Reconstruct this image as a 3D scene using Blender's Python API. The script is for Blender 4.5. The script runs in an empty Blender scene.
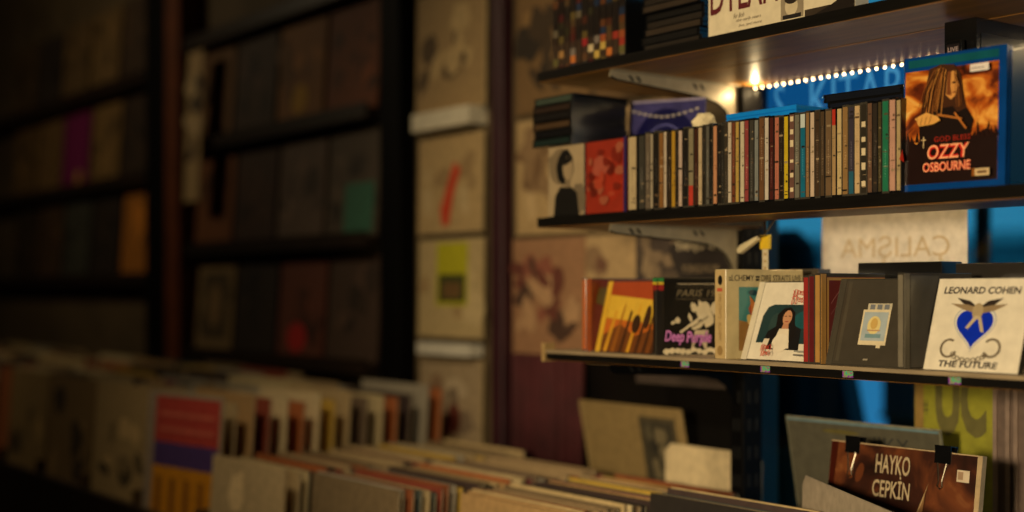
import bpy, bmesh, math, random
from mathutils import Vector, Matrix
from mathutils.geometry import tessellate_polygon
random.seed(7)
C = bpy.context.scene.collection
H = 1.35                      # eye height; everything below is built relative to it and lifted at the end
R = math.radians
PI = math.pi

# ------------------------------------------------------------------ materials
def lin(c):
    return tuple(((v/255)/12.92 if v/255 <= .04045 else ((v/255+.055)/1.055)**2.4) for v in c)
_m = {}
def mat(name, col, rough=.5, noise=.12, scale=30, metal=0., coat=0., stretch=None, bump=0., trans=0.):
    if name in _m: return _m[name]
    m = bpy.data.materials.new(name); m.use_nodes = True
    nt = m.node_tree; b = nt.nodes['Principled BSDF']
    c = lin(col)
    b.inputs['Roughness'].default_value = rough; b.inputs['Metallic'].default_value = metal
    b.inputs['Coat Weight'].default_value = coat; b.inputs['Coat Roughness'].default_value = .12
    if trans: b.inputs['Transmission Weight'].default_value = trans
    tc = nt.nodes.new('ShaderNodeTexCoord'); mp = nt.nodes.new('ShaderNodeMapping')
    nz = nt.nodes.new('ShaderNodeTexNoise'); nz.inputs['Scale'].default_value = scale; nz.inputs['Detail'].default_value = 5
    if stretch: mp.inputs['Scale'].default_value = stretch
    nt.links.new(tc.outputs['Object'], mp.inputs[0]); nt.links.new(mp.outputs[0], nz.inputs['Vector'])
    rp = nt.nodes.new('ShaderNodeValToRGB')
    rp.color_ramp.elements[0].position = .3; rp.color_ramp.elements[1].position = .7
    rp.color_ramp.elements[0].color = (*[v*(1-noise) for v in c], 1)
    rp.color_ramp.elements[1].color = (*[min(1, v*(1+noise)) for v in c], 1)
    nt.links.new(nz.outputs['Fac'], rp.inputs[0]); nt.links.new(rp.outputs[0], b.inputs['Base Color'])
    if bump:
        bp = nt.nodes.new('ShaderNodeBump'); bp.inputs['Strength'].default_value = bump; bp.inputs['Distance'].default_value = .002
        nt.links.new(nz.outputs['Fac'], bp.inputs['Height']); nt.links.new(bp.outputs[0], b.inputs['Normal'])
    _m[name] = m
    return m
def ramp_mat(name, stops, scale=20, rough=.35, coat=.0, distort=1.5, stretch=None):
    if name in _m: return _m[name]
    m = bpy.data.materials.new(name); m.use_nodes = True
    nt = m.node_tree; b = nt.nodes['Principled BSDF']; b.inputs['Roughness'].default_value = rough
    b.inputs['Coat Weight'].default_value = coat; b.inputs['Coat Roughness'].default_value = .1
    tc = nt.nodes.new('ShaderNodeTexCoord'); mp = nt.nodes.new('ShaderNodeMapping')
    if stretch: mp.inputs['Scale'].default_value = stretch
    nz = nt.nodes.new('ShaderNodeTexNoise'); nz.inputs['Scale'].default_value = scale; nz.inputs['Detail'].default_value = 4
    nz.inputs['Distortion'].default_value = distort
    rp = nt.nodes.new('ShaderNodeValToRGB'); el = rp.color_ramp.elements
    while len(el) < len(stops): el.new(.5)
    for e, (p, c) in zip(el, stops): e.position = p; e.color = (*lin(c), 1)
    nt.links.new(tc.outputs['Object'], mp.inputs[0]); nt.links.new(mp.outputs[0], nz.inputs['Vector'])
    nt.links.new(nz.outputs['Fac'], rp.inputs[0]); nt.links.new(rp.outputs[0], b.inputs['Base Color'])
    _m[name] = m
    return m
def emis(name, col, strength):
    m = bpy.data.materials.new(name); m.use_nodes = True; nt = m.node_tree
    nt.nodes.remove(nt.nodes['Principled BSDF'])
    e = nt.nodes.new('ShaderNodeEmission'); e.inputs[0].default_value = (*col, 1); e.inputs[1].default_value = strength
    nt.links.new(e.outputs[0], nt.nodes['Material Output'].inputs[0]); return m
def printed(name='printed_card', rough=.32, coat=.25, wear=.12):
    """paper or card whose ink colour is stored per face"""
    if name in _m: return _m[name]
    m = bpy.data.materials.new(name); m.use_nodes = True; nt = m.node_tree; b = nt.nodes['Principled BSDF']
    b.inputs['Roughness'].default_value = rough; b.inputs['Coat Weight'].default_value = coat; b.inputs['Coat Roughness'].default_value = .08
    a = nt.nodes.new('ShaderNodeAttribute'); a.attribute_name = 'ink'
    tc = nt.nodes.new('ShaderNodeTexCoord'); nz = nt.nodes.new('ShaderNodeTexNoise'); nz.inputs['Scale'].default_value = 55; nz.inputs['Detail'].default_value = 5
    mr = nt.nodes.new('ShaderNodeMapRange'); mr.inputs['From Min'].default_value = .3; mr.inputs['From Max'].default_value = .7
    mr.inputs['To Min'].default_value = 1-wear; mr.inputs['To Max'].default_value = 1+wear*.4
    mx = nt.nodes.new('ShaderNodeMix'); mx.data_type = 'RGBA'; mx.blend_type = 'MULTIPLY'; mx.inputs['Factor'].default_value = 1
    nt.links.new(tc.outputs['Object'], nz.inputs['Vector']); nt.links.new(nz.outputs['Fac'], mr.inputs['Value'])
    nt.links.new(a.outputs['Color'], mx.inputs['A']); nt.links.new(mr.outputs[0], mx.inputs['B'])
    nt.links.new(mx.outputs['Result'], b.inputs['Base Color']); _m[name] = m
    return m
def clear_mat(name, tint=(1, 1, 1), gloss=.08, rough=.05):
    if name in _m: return _m[name]
    m = bpy.data.materials.new(name); m.use_nodes = True; nt = m.node_tree
    nt.nodes.remove(nt.nodes['Principled BSDF'])
    t = nt.nodes.new('ShaderNodeBsdfTransparent'); t.inputs[0].default_value = (*tint, 1)
    g = nt.nodes.new('ShaderNodeBsdfGlossy'); g.inputs['Roughness'].default_value = rough
    fr = nt.nodes.new('ShaderNodeLayerWeight'); fr.inputs[0].default_value = .5
    pw = nt.nodes.new('ShaderNodeMath'); pw.operation = 'POWER'; pw.inputs[1].default_value = 5; nt.links.new(fr.outputs['Facing'], pw.inputs[0])
    mt = nt.nodes.new('ShaderNodeMath'); mt.operation = 'ADD'; mt.inputs[1].default_value = gloss; mt.use_clamp = True
    mx = nt.nodes.new('ShaderNodeMixShader')
    nt.links.new(pw.outputs[0], mt.inputs[0]); nt.links.new(mt.outputs[0], mx.inputs[0])
    nt.links.new(t.outputs[0], mx.inputs[1]); nt.links.new(g.outputs[0], mx.inputs[2])
    nt.links.new(mx.outputs[0], nt.nodes['Material Output'].inputs[0]); _m[name] = m
    return m

PRINT = printed()
MATT = printed('matt_print', .65, 0, .2)
M = dict(
    shelf=mat('black_laminate', (17, 15, 13), .3, .35, 9, stretch=(1, 9, 9), bump=.08),
    under=mat('gold_lit_laminate', (150, 102, 38), .42, .3, 7, stretch=(1, 10, 10), bump=.06),  # brown laminate with the golden reflected light put into its colour
    lip=mat('worn_shelf_top', (150, 132, 104), .5, .25, 14, stretch=(1, 8, 8)),
    upright=mat('black_powder_coat', (6, 5, 5), .6, .2, 60),
    slot=mat('slot_black', (3, 3, 3), .8, .1),
    bracket=mat('cream_powder_coat', (150, 140, 118), .4, .15, 40, metal=.25),
    jewel=mat('smoky_clear_plastic', (62, 58, 50), .18, .15, 40, coat=.6),
    blackp=mat('black_plastic', (14, 14, 15), .25, .2, 40, coat=.4),
    bluep=mat('blue_case_plastic', (10, 62, 130), .16, .12, 30, coat=.7),
    steel=mat('bright_wire', (190, 180, 160), .25, .05, metal=1),
    wallp=mat('dark_paint', (70, 56, 40), .7, .25, 6),
    board=mat('bin_plywood', (92, 70, 44), .55, .25, 8, stretch=(1, 8, 8)),
    ply=mat('dark_stained_wood', (40, 28, 18), .45, .3, 8, stretch=(1, 8, 8)),
)

# ------------------------------------------------------------------ mesh builder
M['upright'].node_tree.nodes['Principled BSDF'].inputs['Specular IOR Level'].default_value = .12
class MB:
    def __init__(s): s.v = []; s.f = []; s.c = []; s.mi = []
    def quad(s, pts, col, mi=0):
        i = len(s.v); s.v += [tuple(p) for p in pts]; s.f.append(tuple(range(i, i+len(pts)))); s.c.append(col); s.mi.append(mi)
    def box(s, x0, x1, y0, y1, z0, z1, col=(128, 128, 128), mi=0):
        i = len(s.v)
        s.v += [(x, y, z) for z in (z0, z1) for y in (y0, y1) for x in (x0, x1)]
        for q in ((0, 2, 3, 1), (4, 5, 7, 6), (0, 1, 5, 4), (2, 6, 7, 3), (0, 4, 6, 2), (1, 3, 7, 5)):
            s.f.append(tuple(i+k for k in q)); s.c.append(col); s.mi.append(mi)
        return s
    def xform(s, mtx, start=0):
        for k in range(start, len(s.v)): s.v[k] = tuple(mtx @ Vector(s.v[k]))
    def prism(s, pts, lo, hi, axis='x', col=(128, 128, 128), mi=0):
        """closed outline extruded along an axis; pts are the two other coordinates in order"""
        def co(p, a): return {'x': (a, p[0], p[1]), 'y': (p[0], a, p[1]), 'z': (p[0], p[1], a)}[axis]
        n = len(pts); i = len(s.v)
        s.v += [co(p, lo) for p in pts]+[co(p, hi) for p in pts]
        tri = tessellate_polygon([[Vector((p[0], p[1], 0)) for p in pts]])
        for t in tri:
            s.f.append(tuple(i+k for k in t)); s.f.append(tuple(i+n+k for k in reversed(t))); s.c += [col]*2; s.mi += [mi]*2
        for k in range(n):
            l = (k+1) % n
            s.f.append((i+k, i+l, i+n+l, i+n+k)); s.c.append(col); s.mi.append(mi)
        return s
    def build(s, name, mats, parent=None, loc=(0, 0, 0), rot=(0, 0, 0), bevel=0, fix=True):
        me = bpy.data.meshes.new(name); me.from_pydata(s.v, [], s.f)
        if not isinstance(mats, (list, tuple)): mats = [mats]
        for m in mats: me.materials.append(m)
        at = me.color_attributes.new('ink', 'FLOAT_COLOR', 'CORNER')
        for p in me.polygons:
            p.material_index = s.mi[p.index]; c = (*lin(s.c[p.index]), 1)
            for li in p.loop_indices: at.data[li].color = c
        if bevel or fix:
            bm = bmesh.new(); bm.from_mesh(me)
            if fix: bmesh.ops.recalc_face_normals(bm, faces=bm.faces)
            if bevel: bmesh.ops.bevel(bm, geom=[e for e in bm.edges], offset=bevel, segments=1, affect='EDGES', clamp_overlap=True)
            bm.to_mesh(me); bm.free()
        o = bpy.data.objects.new(name, me); C.objects.link(o)
        o.location = loc; o.rotation_euler = rot
        if parent: o.parent = parent
        return o

def tag(o, label, cat, group=None, kind=None):
    if label: o['label'] = label
    if cat: o['category'] = cat
    if group: o['group'] = group
    if kind: o['kind'] = kind
    return o
def thing(name, label, cat, loc=(0, 0, 0), rot=(0, 0, 0), group=None):
    o = bpy.data.objects.new(name, None); C.objects.link(o); o.empty_display_size = .05
    o.location = loc; o.rotation_euler = rot
    return tag(o, label, cat, group)
def struct(o): o['kind'] = 'structure'; return o
def tube(mb, pts, r, n=8, col=(128, 128, 128), mi=0):
    rings = []
    P = [Vector(p) for p in pts]
    for k, p in enumerate(P):
        d = (P[min(k+1, len(P)-1)]-P[max(k-1, 0)]).normalized()
        a = d.orthogonal().normalized() if k == 0 else (a-d*a.dot(d)).normalized()
        b = d.cross(a)
        i = len(mb.v); mb.v += [tuple(p+r*(math.cos(2*PI*j/n)*a+math.sin(2*PI*j/n)*b)) for j in range(n)]; rings.append(i)
    for q, w in zip(rings, rings[1:]):
        for j in range(n):
            l = (j+1) % n; mb.f.append((q+j, q+l, w+l, w+j)); mb.c.append(col); mb.mi.append(mi)
    for q in (rings[0], rings[-1]): mb.f.append(tuple(q+j for j in range(n))); mb.c.append(col); mb.mi.append(mi)

# ------------------------------------------------------------------ flat printing on a front face (x right, z up, facing -y)
class Art:
    def __init__(s, y=-.0004): s.mb = MB(); s.y = y; s.step = .00012
    def poly(s, pts, col):
        s.y -= s.step
        i = len(s.mb.v); s.mb.v += [(p[0], s.y, p[1]) for p in pts]
        for t in tessellate_polygon([[Vector((p[0], p[1], 0)) for p in pts]]):
            a, b, c = (pts[k] for k in t)
            if (b[0]-a[0])*(c[1]-a[1])-(b[1]-a[1])*(c[0]-a[0]) < 0: t = t[::-1]
            s.mb.f.append(tuple(i+k for k in t)); s.mb.c.append(col); s.mb.mi.append(0)
        return s
    def rect(s, x0, z0, x1, z1, col): return s.poly([(x0, z0), (x1, z0), (x1, z1), (x0, z1)], col)
    def ell(s, x, z, rx, rz, col, n=20, rot=0, rough=0):
        c, d = math.cos(rot), math.sin(rot); P = []
        for k in range(n):
            q = 1+(random.random()-.5)*rough; a, b = rx*math.cos(2*PI*k/n)*q, rz*math.sin(2*PI*k/n)*q
            P.append((x+a*c-b*d, z+a*d+b*c))
        return s.poly(P, col)
    def line(s, pts, w, col):
        for a, b in zip(pts, pts[1:]):
            dx, dz = b[0]-a[0], b[1]-a[1]; L = math.hypot(dx, dz) or 1; nx, nz = -dz/L*w/2, dx/L*w/2
            s.poly([(a[0]-nx, a[1]-nz), (b[0]-nx, b[1]-nz), (b[0]+nx, b[1]+nz), (a[0]+nx, a[1]+nz)], col)
        return s
    def ring(s, x, z, r, w, col, a0=0, a1=360, n=20):
        P = [(x+r*math.cos(R(a0+(a1-a0)*k/n)), z+r*math.sin(R(a0+(a1-a0)*k/n))) for k in range(n+1)]
        Q = [(x+(r-w)*math.cos(R(a0+(a1-a0)*k/n)), z+(r-w)*math.sin(R(a0+(a1-a0)*k/n))) for k in range(n+1)]
        s.y -= s.step
        for k in range(n):
            s.mb.quad([(P[k][0], s.y, P[k][1]), (P[k+1][0], s.y, P[k+1][1]), (Q[k+1][0], s.y, Q[k+1][1]), (Q[k][0], s.y, Q[k][1])][::-1], col)
        return s
    def text(s, txt, x, z, width, height, col, bold=0., shear=0., mirror=False, rot=0., align='C'):
        """lettering fitted to a width and a height, centred (or left) on x, standing on z"""
        cu = bpy.data.curves.new('t', 'FONT'); cu.body = txt; cu.offset = bold; cu.shear = shear; cu.resolution_u = 3
        o = bpy.data.objects.new('t', cu); C.objects.link(o)
        me = bpy.data.meshes.new_from_object(o.evaluated_get(bpy.context.evaluated_depsgraph_get()))
        V = [v.co.copy() for v in me.vertices]; F = [tuple(p.vertices) for p in me.polygons]
        bpy.data.objects.remove(o); bpy.data.curves.remove(cu); bpy.data.meshes.remove(me)
        if not V: return s
        x0, x1 = min(v.x for v in V), max(v.x for v in V); y0, y1 = min(v.y for v in V), max(v.y for v in V)
        sx, sz = width/(x1-x0), height/(y1-y0); s.y -= s.step
        i = len(s.mb.v); cr, sr = math.cos(rot), math.sin(rot)
        for v in V:
            a = (v.x-x0)*sx-(width/2 if align == 'C' else 0); b = (v.y-y0)*sz
            if mirror: a = -a
            s.mb.v.append((x+a*cr-b*sr, s.y, z+a*sr+b*cr))
        for f in F: s.mb.f.append(tuple(i+k for k in f)); s.mb.c.append(col); s.mb.mi.append(0)
        return s
    def build(s, name, parent, m=None, label=None):
        o = s.mb.build(name, m or PRINT, parent, fix=False)
        if label: o['label'] = label
        return o

# ------------------------------------------------------------------ disc cases
def case_mesh(w=.142, t=.0102, h=.125, body=None, bev=.0008):
    mb = MB()
    mb.box(-w/2, w/2, 0, t*.42, 0, h); mb.box(-w/2+.0006, w/2-.0006, t*.42, t*.5, .0006, h-.0006); mb.box(-w/2, w/2, t*.5, t, 0, h)
    return mb
def disc_case(label, loc, yaw=0, lean=0, w=.142, t=.0102, h=.125, body='jewel', hinge=None, spine=None, cat='CD case', name='compact_disc_case', group=None):
    th = thing(name, label, cat, loc, (-R(lean), 0, R(yaw)), group)
    case_mesh(w, t, h).build('case', M[body] if isinstance(body, str) else body, th, bevel=.0005)
    if hinge:
        mb = MB(); mb.box(-w/2+.0006, -w/2+.0115, -.0006, .0003, .001, h-.001, hinge)
        k = 0
        while .004+k*.005 < h-.004:
            z = .004+k*.005; mb.box(-w/2+.001, -w/2+.004, -.0011, -.0005, z, z+.0025, hinge); k += 1
        mb.build('hinge_strip', PRINT, th)
    if spine:
        sp = MB(); sp.box(-w/2-.0006, -w/2+.0002, t*.12, t*.88, .003, h-.003, spine)
        sp.build('spine_label', PRINT, th)
    return th
def front(w, h, col, x0=None, inset=.002, y=-.0004):
    a = Art(y); a.rect(-w/2+(.0125 if x0 is None else x0), inset, w/2-inset*.6, h-inset, col); return a

SH1, SH2, SH3 = .388, .131, -.1015          # shelf top heights
FD = 1.47                                    # distance of the shelf fronts
TH = .017

# ================================================================== SETTING
def slab(name, x0, x1, y0, y1, z0, z1, m): return struct(MB().box(x0, x1, y0, y1, z0, z1).build(name, m))
slab('floor', -7.2, 1.6, -2.6, 2.0, -H-.1, -H, mat('worn_floorboards', (58, 44, 30), .5, .3, 5, stretch=(1, 8, 1)))
slab('ceiling', -7.2, 1.6, -2.6, 2.0, 1.5, 1.6, mat('ceiling_paint', (96, 84, 66), .8, .1, 4))
slab('wall_left', -7.3, -7.2, -2.6, 2.0, -H, 1.5, M['wallp'])
slab('wall_right', 1.6, 1.7, -2.6, 2.0, -H, 1.5, M['wallp'])
slab('wall_front', -7.2, 1.6, -2.7, -2.6, -H, 1.5, M['wallp'])
slab('wall_back', -7.2, -1.80, 1.955, 2.0, -H, 1.5, mat('back_wall_paint', (96, 80, 56), .75, .25, 5))
slab('void_sheet_1', -2.36, -1.80, 1.950, 1.955, -1.3, -.13, mat('void_black', (16, 14, 12), .35, .2, 6))  # added black sheet, standing in for the dark void below the shelf
slab('wall_below_window', -1.80, 1.6, 1.90, 2.0, -H, -.75, M['wallp'])
wf = MB()
wf.box(-1.80, -1.775, 1.895, 1.97, -.75, 1.5); wf.box(-1.775, 1.6, 1.895, 1.97, -.75, -.69); wf.box(-1.775, 1.6, 1.895, 1.97, 1.42, 1.5); wf.box(-.62, -.56, 1.895, 1.97, -.69, 1.42)
wo = struct(bpy.data.objects.new('window_1', None)); C.objects.link(wo)
wf.build('window_frame', mat('dark_window_frame', (50, 44, 40), .5, .15, 20), wo)
for a, b in ((-1.775, -.62), (-.56, 1.6)):
    MB().box(a, b, 1.905, 1.910, -.69, 1.42).build('pane', clear_mat('window_glass', (.94, .98, 1), .02), wo)

# outside: pavement, lit sign, dark shapes of the street
struct(MB().box(-14, 3, 2.0, 14, -H-.15, -H-.02).build('pavement', mat('wet_pavement', (110, 128, 140), .25, .3, 5)))
fa = MB(); fa.box(-16, 3, 9, 9.3, -H, .37)
for k in range(9): fa.box(-14+k*1.3, -13.86+k*1.3, 8.9, 9.0, -H, .37)
fa.box(-16, 3, 8.7, 9.0, .36, .45)
struct(fa.build('building_facade', mat('facade_plaster', (170, 205, 205), .8, .5, 1.2)))
sf = thing('glow_backdrop', 'added glowing blue panels across the street, seen low through the window', 'backdrop', (-7.5, 8.95, -H))
for k in range(8): MB().box(-4.4+k*1.1, -3.5+k*1.1, -.03, 0, .02, 1.0).build('glow_panel', emis('glow_panel_blue', lin((44, 128, 178)), .8), sf)  # glowing panels added to brighten the low blue view outside
fr_ = MB(); fr_.box(-4.5, 4.4, -.05, 0, 1.0, 1.08); fr_.box(-4.5, 4.4, -.05, 0, 0, .02)
fr_.build('frame', M['upright'], sf)
sg = thing('shop_sign', 'blue illuminated sign with pale letters seen through the window behind the top shelf', 'sign', (-1.56, 1.93, .25))
MB().box(-.212, .30, .01, .04, 0, .24).build('sign_panel', emis('sign_blue', lin((18, 92, 150)), .65), sg)
a = Art(.009); a.text('S', -.181, .067, .024, .076, (160, 210, 255), .0); a.text('KITAB', -.004, .067, .205, .076, (160, 210, 255), .0)
a.build('sign_lettering', sg, emis('sign_letters', lin((84, 168, 214)), .65))
po = thing('street_post', 'dark street post standing outside beyond the window', 'post', (-2.016, 3.0, -H))
MB().box(-.014, .014, -.014, .014, 0, 2.6).build('pole', M['upright'], po); MB().box(-.06, .06, -.06, .06, 0, .04).build('base', M['upright'], po)
st = thing('street_stall_panel', 'dark covered street board with sloping side standing outside', 'stall', (-2.92, 3.2, -H))  # thin dark panel standing in for a covered stall's silhouette
MB().prism([(-.4, .86), (.35, .86), (.25, 1.28), (-.4, 1.33)], 0, .07, 'y').build('cover', mat('dark_tarpaulin', (20, 30, 42), .6, .2, 10), st)
lg = MB(); lg.box(-.38, -.34, .02, .06, 0, .87); lg.build('leg', M['upright'], st)
lg = MB(); lg.box(.3, .34, .02, .06, 0, .87); lg.build('leg', M['upright'], st)
ck = thing('street_bookcase', 'small brown bookcase standing outside beyond the window', 'bookcase', (-2.89, 3.80, -H))
MB().box(-.045, .10, .0, .22, 0, 1.29).build('back', M['upright'], ck)
for k in range(6): MB().box(-.045, .10, -.03, 0, .12+k*.2, .14+k*.2).build('shelf_board', M['ply'], ck)
for k in range(6): MB().box(-.04, .09, -.02, 0, .14+k*.2, .27+k*.2).build('book_row', mat('book_spines', (110, 60, 54), .6, .6, 40, stretch=(1, .1, .1)), ck)
def lathe(name, prof, m, parent=None, loc=(0, 0, 0), n=20, rot=(0, 0, 0)):
    mb = MB()
    for r, z in prof: mb.v += [(r*math.cos(2*PI*k/n), r*math.sin(2*PI*k/n), z) for k in range(n)]
    for j in range(len(prof)-1):
        for k in range(n):
            l = (k+1) % n; mb.f.append((j*n+k, j*n+l, j*n+n+l, j*n+n+k)); mb.c.append((90, 90, 90)); mb.mi.append(0)
    for j in (0, len(prof)-1): mb.f.append(tuple(j*n+k for k in range(n))); mb.c.append((90, 90, 90)); mb.mi.append(0)
    return mb.build(name, m, parent, loc, rot)
lathe_o = lathe('street_bollard', [(.10, 0), (.10, .4), (.06, .5), (.05, 1.25), (.075, 1.33), (.085, 1.42), (.07, 1.49), (.03, 1.53)], M['upright'], None, (-2.66, 3.0, -H))
tag(lathe_o, 'dark rounded shape out on the street beside the post with the yellow tag', 'bollard')

# ================================================================== SHELF UNIT
RX = -.62
def upright(label, x, zb):
    t = thing('slotted_upright', label, 'upright', (x, 1.78, -H), (0, 0, 0), 'slotted uprights')
    MB().box(-.016, .016, 0, .05, zb, 2.3).build('post', M['upright'], t, bevel=.0015)
    s = MB(); z = .75
    while z < 1.9:
        for dx in (-.008, .003): s.box(dx, dx+.005, -.0008, .001, z, z+.022)
        for dy in (.012, .031): s.box(.0155, .0168, dy, dy+.006, z, z+.022)
        z += .05
    s.build('slots', M['slot'], t); return t
upright('black slotted upright between the record bins, holding the left brackets', -1.70, H-.688)
upright('black slotted upright holding the right-hand brackets', -.72, 0)
def bracket(label, x, z, m='bracket'):
    """pressed-steel shelf bracket: deep at the upright, tapering to the shelf front"""
    t = thing('shelf_bracket', label, 'bracket', (x, 1.78, z))
    P = [(0, 0), (-.30, 0), (-.302, -.012), (-.29, -.016), (-.12, -.026), (-.08, -.029), (-.05, -.036), (-.03, -.048), (-.018, -.064), (-.012, -.08), (0, -.085)]
    b = MB(); b.prism(P, -.0015, .0015); b.box(-.0015, .011, -.30, 0, -.0018, 0)
    b.build('plate', M[m], t)
    rim = MB(); tube(rim, [(.0025, p[0], p[1]) for p in P[2:]], .0016, 6); rim.build('rolled_edge', M['upright'], t)
    for y0 in (-.262, -.245, -.112, -.095):
        s = MB(); s.prism([(y0, -.006), (y0+.006, -.006), (y0+.014, -.015), (y0+.008, -.015)], .0014, .0022); s.build('slot', M['slot'], t)
    return t
for z, w in ((SH1, 'top'), (SH2, 'middle'), (SH3, 'bottom')):
    bracket(f"{'black' if w == 'bottom' else 'cream'} steel bracket under the {w} shelf, beside the near upright", -1.70, z-TH-.0005, 'upright' if w == 'bottom' else 'bracket')
    bracket(f'cream steel bracket under the {w} shelf at its right end', -.72, z-TH-.0005)
def plank(mb, x0, x1, y0, y1, z): mb.box(x0, x1, y0, y1, z-TH, z)
def shelf(label, z, x0, planks, top):
    t = thing('wall_shelf', label, 'shelf', (0, FD, z))
    for k, (a, b, xa, xb) in enumerate(planks):
        mb = MB(); mb.box(xa, xb, a-FD, b-FD, -TH, -.0008, mi=0)
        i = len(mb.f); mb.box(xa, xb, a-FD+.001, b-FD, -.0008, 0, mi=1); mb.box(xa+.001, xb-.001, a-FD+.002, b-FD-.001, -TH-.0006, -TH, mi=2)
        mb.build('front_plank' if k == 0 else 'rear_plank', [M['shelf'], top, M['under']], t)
    return t
s1 = shelf('top black shelf with gold-lit underside and the LED strip', SH1, -1.885, [(FD, 1.613, -1.885, RX), (1.617, 1.815, -1.885, RX)], M['shelf'])
s2 = shelf('middle black shelf carrying the long row of CD spines', SH2, -1.885, [(FD, 1.613, -1.885, RX), (1.617, 1.775, -1.885, -1.63)], M['shelf'])
def _lip(t): MB().box(-1.86, RX, -.0008, .0004, -.0052, -.0002).build('edge_strip', M['lip'], t)
s3 = shelf('bottom black shelf with face-out CDs and worn pale top edge', SH3, -1.86, [(FD, 1.613, -1.86, RX), (1.617, 1.775, -1.86, RX)], M['lip'])
_lip(s3)
# end cap at the left of the bottom shelf
MB().box(-1.868, -1.86, -.004, .02, -.02, .012).build('end_cap', mat('tan_tape', (170, 140, 90), .6), s3)
# hologram stickers along the edge of the bottom shelf
holo = ramp_mat('iridescent_foil', [(.3, (140, 50, 170)), (.42, (40, 180, 150)), (.5, (120, 170, 90)), (.58, (150, 60, 150)), (.7, (50, 60, 190))], 90, .25, .3)
for x, l in ((-1.513, 'below the purple-logo CD'), (-1.347, 'below the woman-portrait CD'), (-1.197, 'below the dark CD with stickers'), (-1.028, 'below the blue-heart CD')):
    o = MB().box(-.009, .009, -.0006, 0, -.0045, .0045).build('hologram_sticker', holo, None, (x, FD-.0001, SH3-TH*.62))
    tag(o, f'small iridescent sticker on the bottom shelf edge {l}', 'sticker', 'hologram stickers on the shelf edge')
# LED strip
led = thing('led_strip', 'string of warm LED lights along the rear of the top shelf', 'light strip', (-1.19, 1.808, SH1-TH-.001))
MB().box(-.50, .5, -.004, .005, -.0016, 0).build('tape', mat('dark_tape', (70, 60, 44), .5), led)
bulb_m = emis('warm_led', (1, .68, .32), 15)
bm = bmesh.new(); bmesh.ops.create_icosphere(bm, subdivisions=1, radius=.0021)
bme = bpy.data.meshes.new('bulb'); bm.to_mesh(bme); bm.free(); bme.materials.append(bulb_m)
for k in range(59):
    o = bpy.data.objects.new('bulb', bme); C.objects.link(o); o.parent = led; o.location = (-.49+k*.0167, -.001, -.0038)

# ================================================================== CD ROW ON THE MIDDLE SHELF
K = (24, 22, 20)
row = [  # left px, right px, ink, colour word, lower-part ink or None
 (627.5,637.4,(205,182,140),'wide tan',None),(638,645,(62,60,54),'charcoal',None),(645,650.5,(112,98,84),'grey brown',None),(650.5,653,(190,176,150),'thin pale grey',None),
 (653,658.5,(26,22,18),'black',None),(658.5,663.7,(142,96,46),'ochre brown',None),(663.7,666.8,(215,196,172),'thin pale',None),(666.8,670.6,(50,38,26),'dark brown',None),
 (670.6,674.8,(196,150,42),'gold',None),(674.8,678.4,(36,28,22),'black',None),(678.4,682.4,(216,190,172),'white and red',None),(682.4,688,(26,24,22),'black',None),
 (688,693.5,(150,140,110),'half pale half red',(176,58,44)),(693.5,698,(66,34,24),'dark red speckled',None),(698,702.2,(216,190,150),'cream',None),(702.2,705.5,(36,32,26),'black',None),
 (705.5,709,(100,98,90),'grey',None),(709,712.5,(20,20,18),'black',None),(712.5,716.8,(216,150,108),'peach orange',None),(716.8,721,(28,24,22),'black',None),
 (721,724.3,(38,36,32),'charcoal',None),(724.3,727.8,(60,52,42),'mottled brown',None),(727.8,731.8,(222,206,184),'white',None),(731.8,735.6,(120,60,36),'rust',None),
 (735.6,739.3,(206,170,84),'straw gold',None),(739.3,744,(226,212,180),'ivory lettered',None),(744,748.8,(158,66,66),'rose red',None),(748.8,754,(64,62,56),'slate',None),
 (754,758.5,(140,146,144),'silver grey',None),(758.5,764.5,(116,78,48),'brown lettered',None),(764.5,769,(226,214,196),'white',None),(769,773.7,(78,28,26),'dark red',None),
 (773.7,778.6,(206,122,98),'salmon',None),(778.6,783.7,(34,26,20),'black',None),(783.7,788.4,(232,200,40),'bright yellow',None),(788.4,794.2,(120,84,74),'pink mosaic',None),
 (794.2,799.7,(126,124,110),'stone grey',None),(799.7,805.6,(18,116,150),'teal blue',None),(805.6,809.4,(156,118,76),'tan',None),(809.4,814.2,(230,204,176),'pale pink',None),
 (814.2,819.7,(70,52,36),'dark brown',None),(819.7,824.5,(84,66,46),'brown',None),(824.5,831.6,(124,98,70),'wide light brown',None),(831.6,836,(196,160,110),'beige with red top',None),
 (836,841.4,(228,202,146),'cream',None),(841.4,847.8,(164,126,76),'caramel',None),(847.8,854,(62,56,74),'dusky purple',(40,90,110)),(854,860.2,(230,196,146),'light orange cream',None),
 (860.2,867.2,(48,44,36),'black with pale blots',None),(867.2,872.5,(120,88,68),'cocoa',None),(872.5,877.8,(50,44,38),'black',None),(877.8,881.6,(78,68,42),'olive',None),
 (881.6,889,(32,128,92),'green',None),(889,896.2,(222,168,146),'pink cream',None),(896.2,901,(206,180,130),'pale tan',None)]
def px_x(px, D):
    u = (px-512)/1350; t = D/(.6+.8*u); return t*(-.8+.6*u)
marks = {'gold': 'the gold spine', 'bright yellow': 'the bright yellow spine', 'green': 'the green spine', 'peach orange': 'the peach orange spine', 'wide tan': 'the wide tan spine'}
midx = {w: k for k, (_, _, _, w, _) in enumerate(row) if w in marks}
nth = ['', 'first', 'second', 'third', 'fourth', 'fifth', 'sixth', 'seventh', 'eighth', 'ninth', 'tenth', 'eleventh', 'twelfth', 'thirteenth', 'fourteenth', 'fifteenth', 'sixteenth']
D0 = FD+.004
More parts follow.
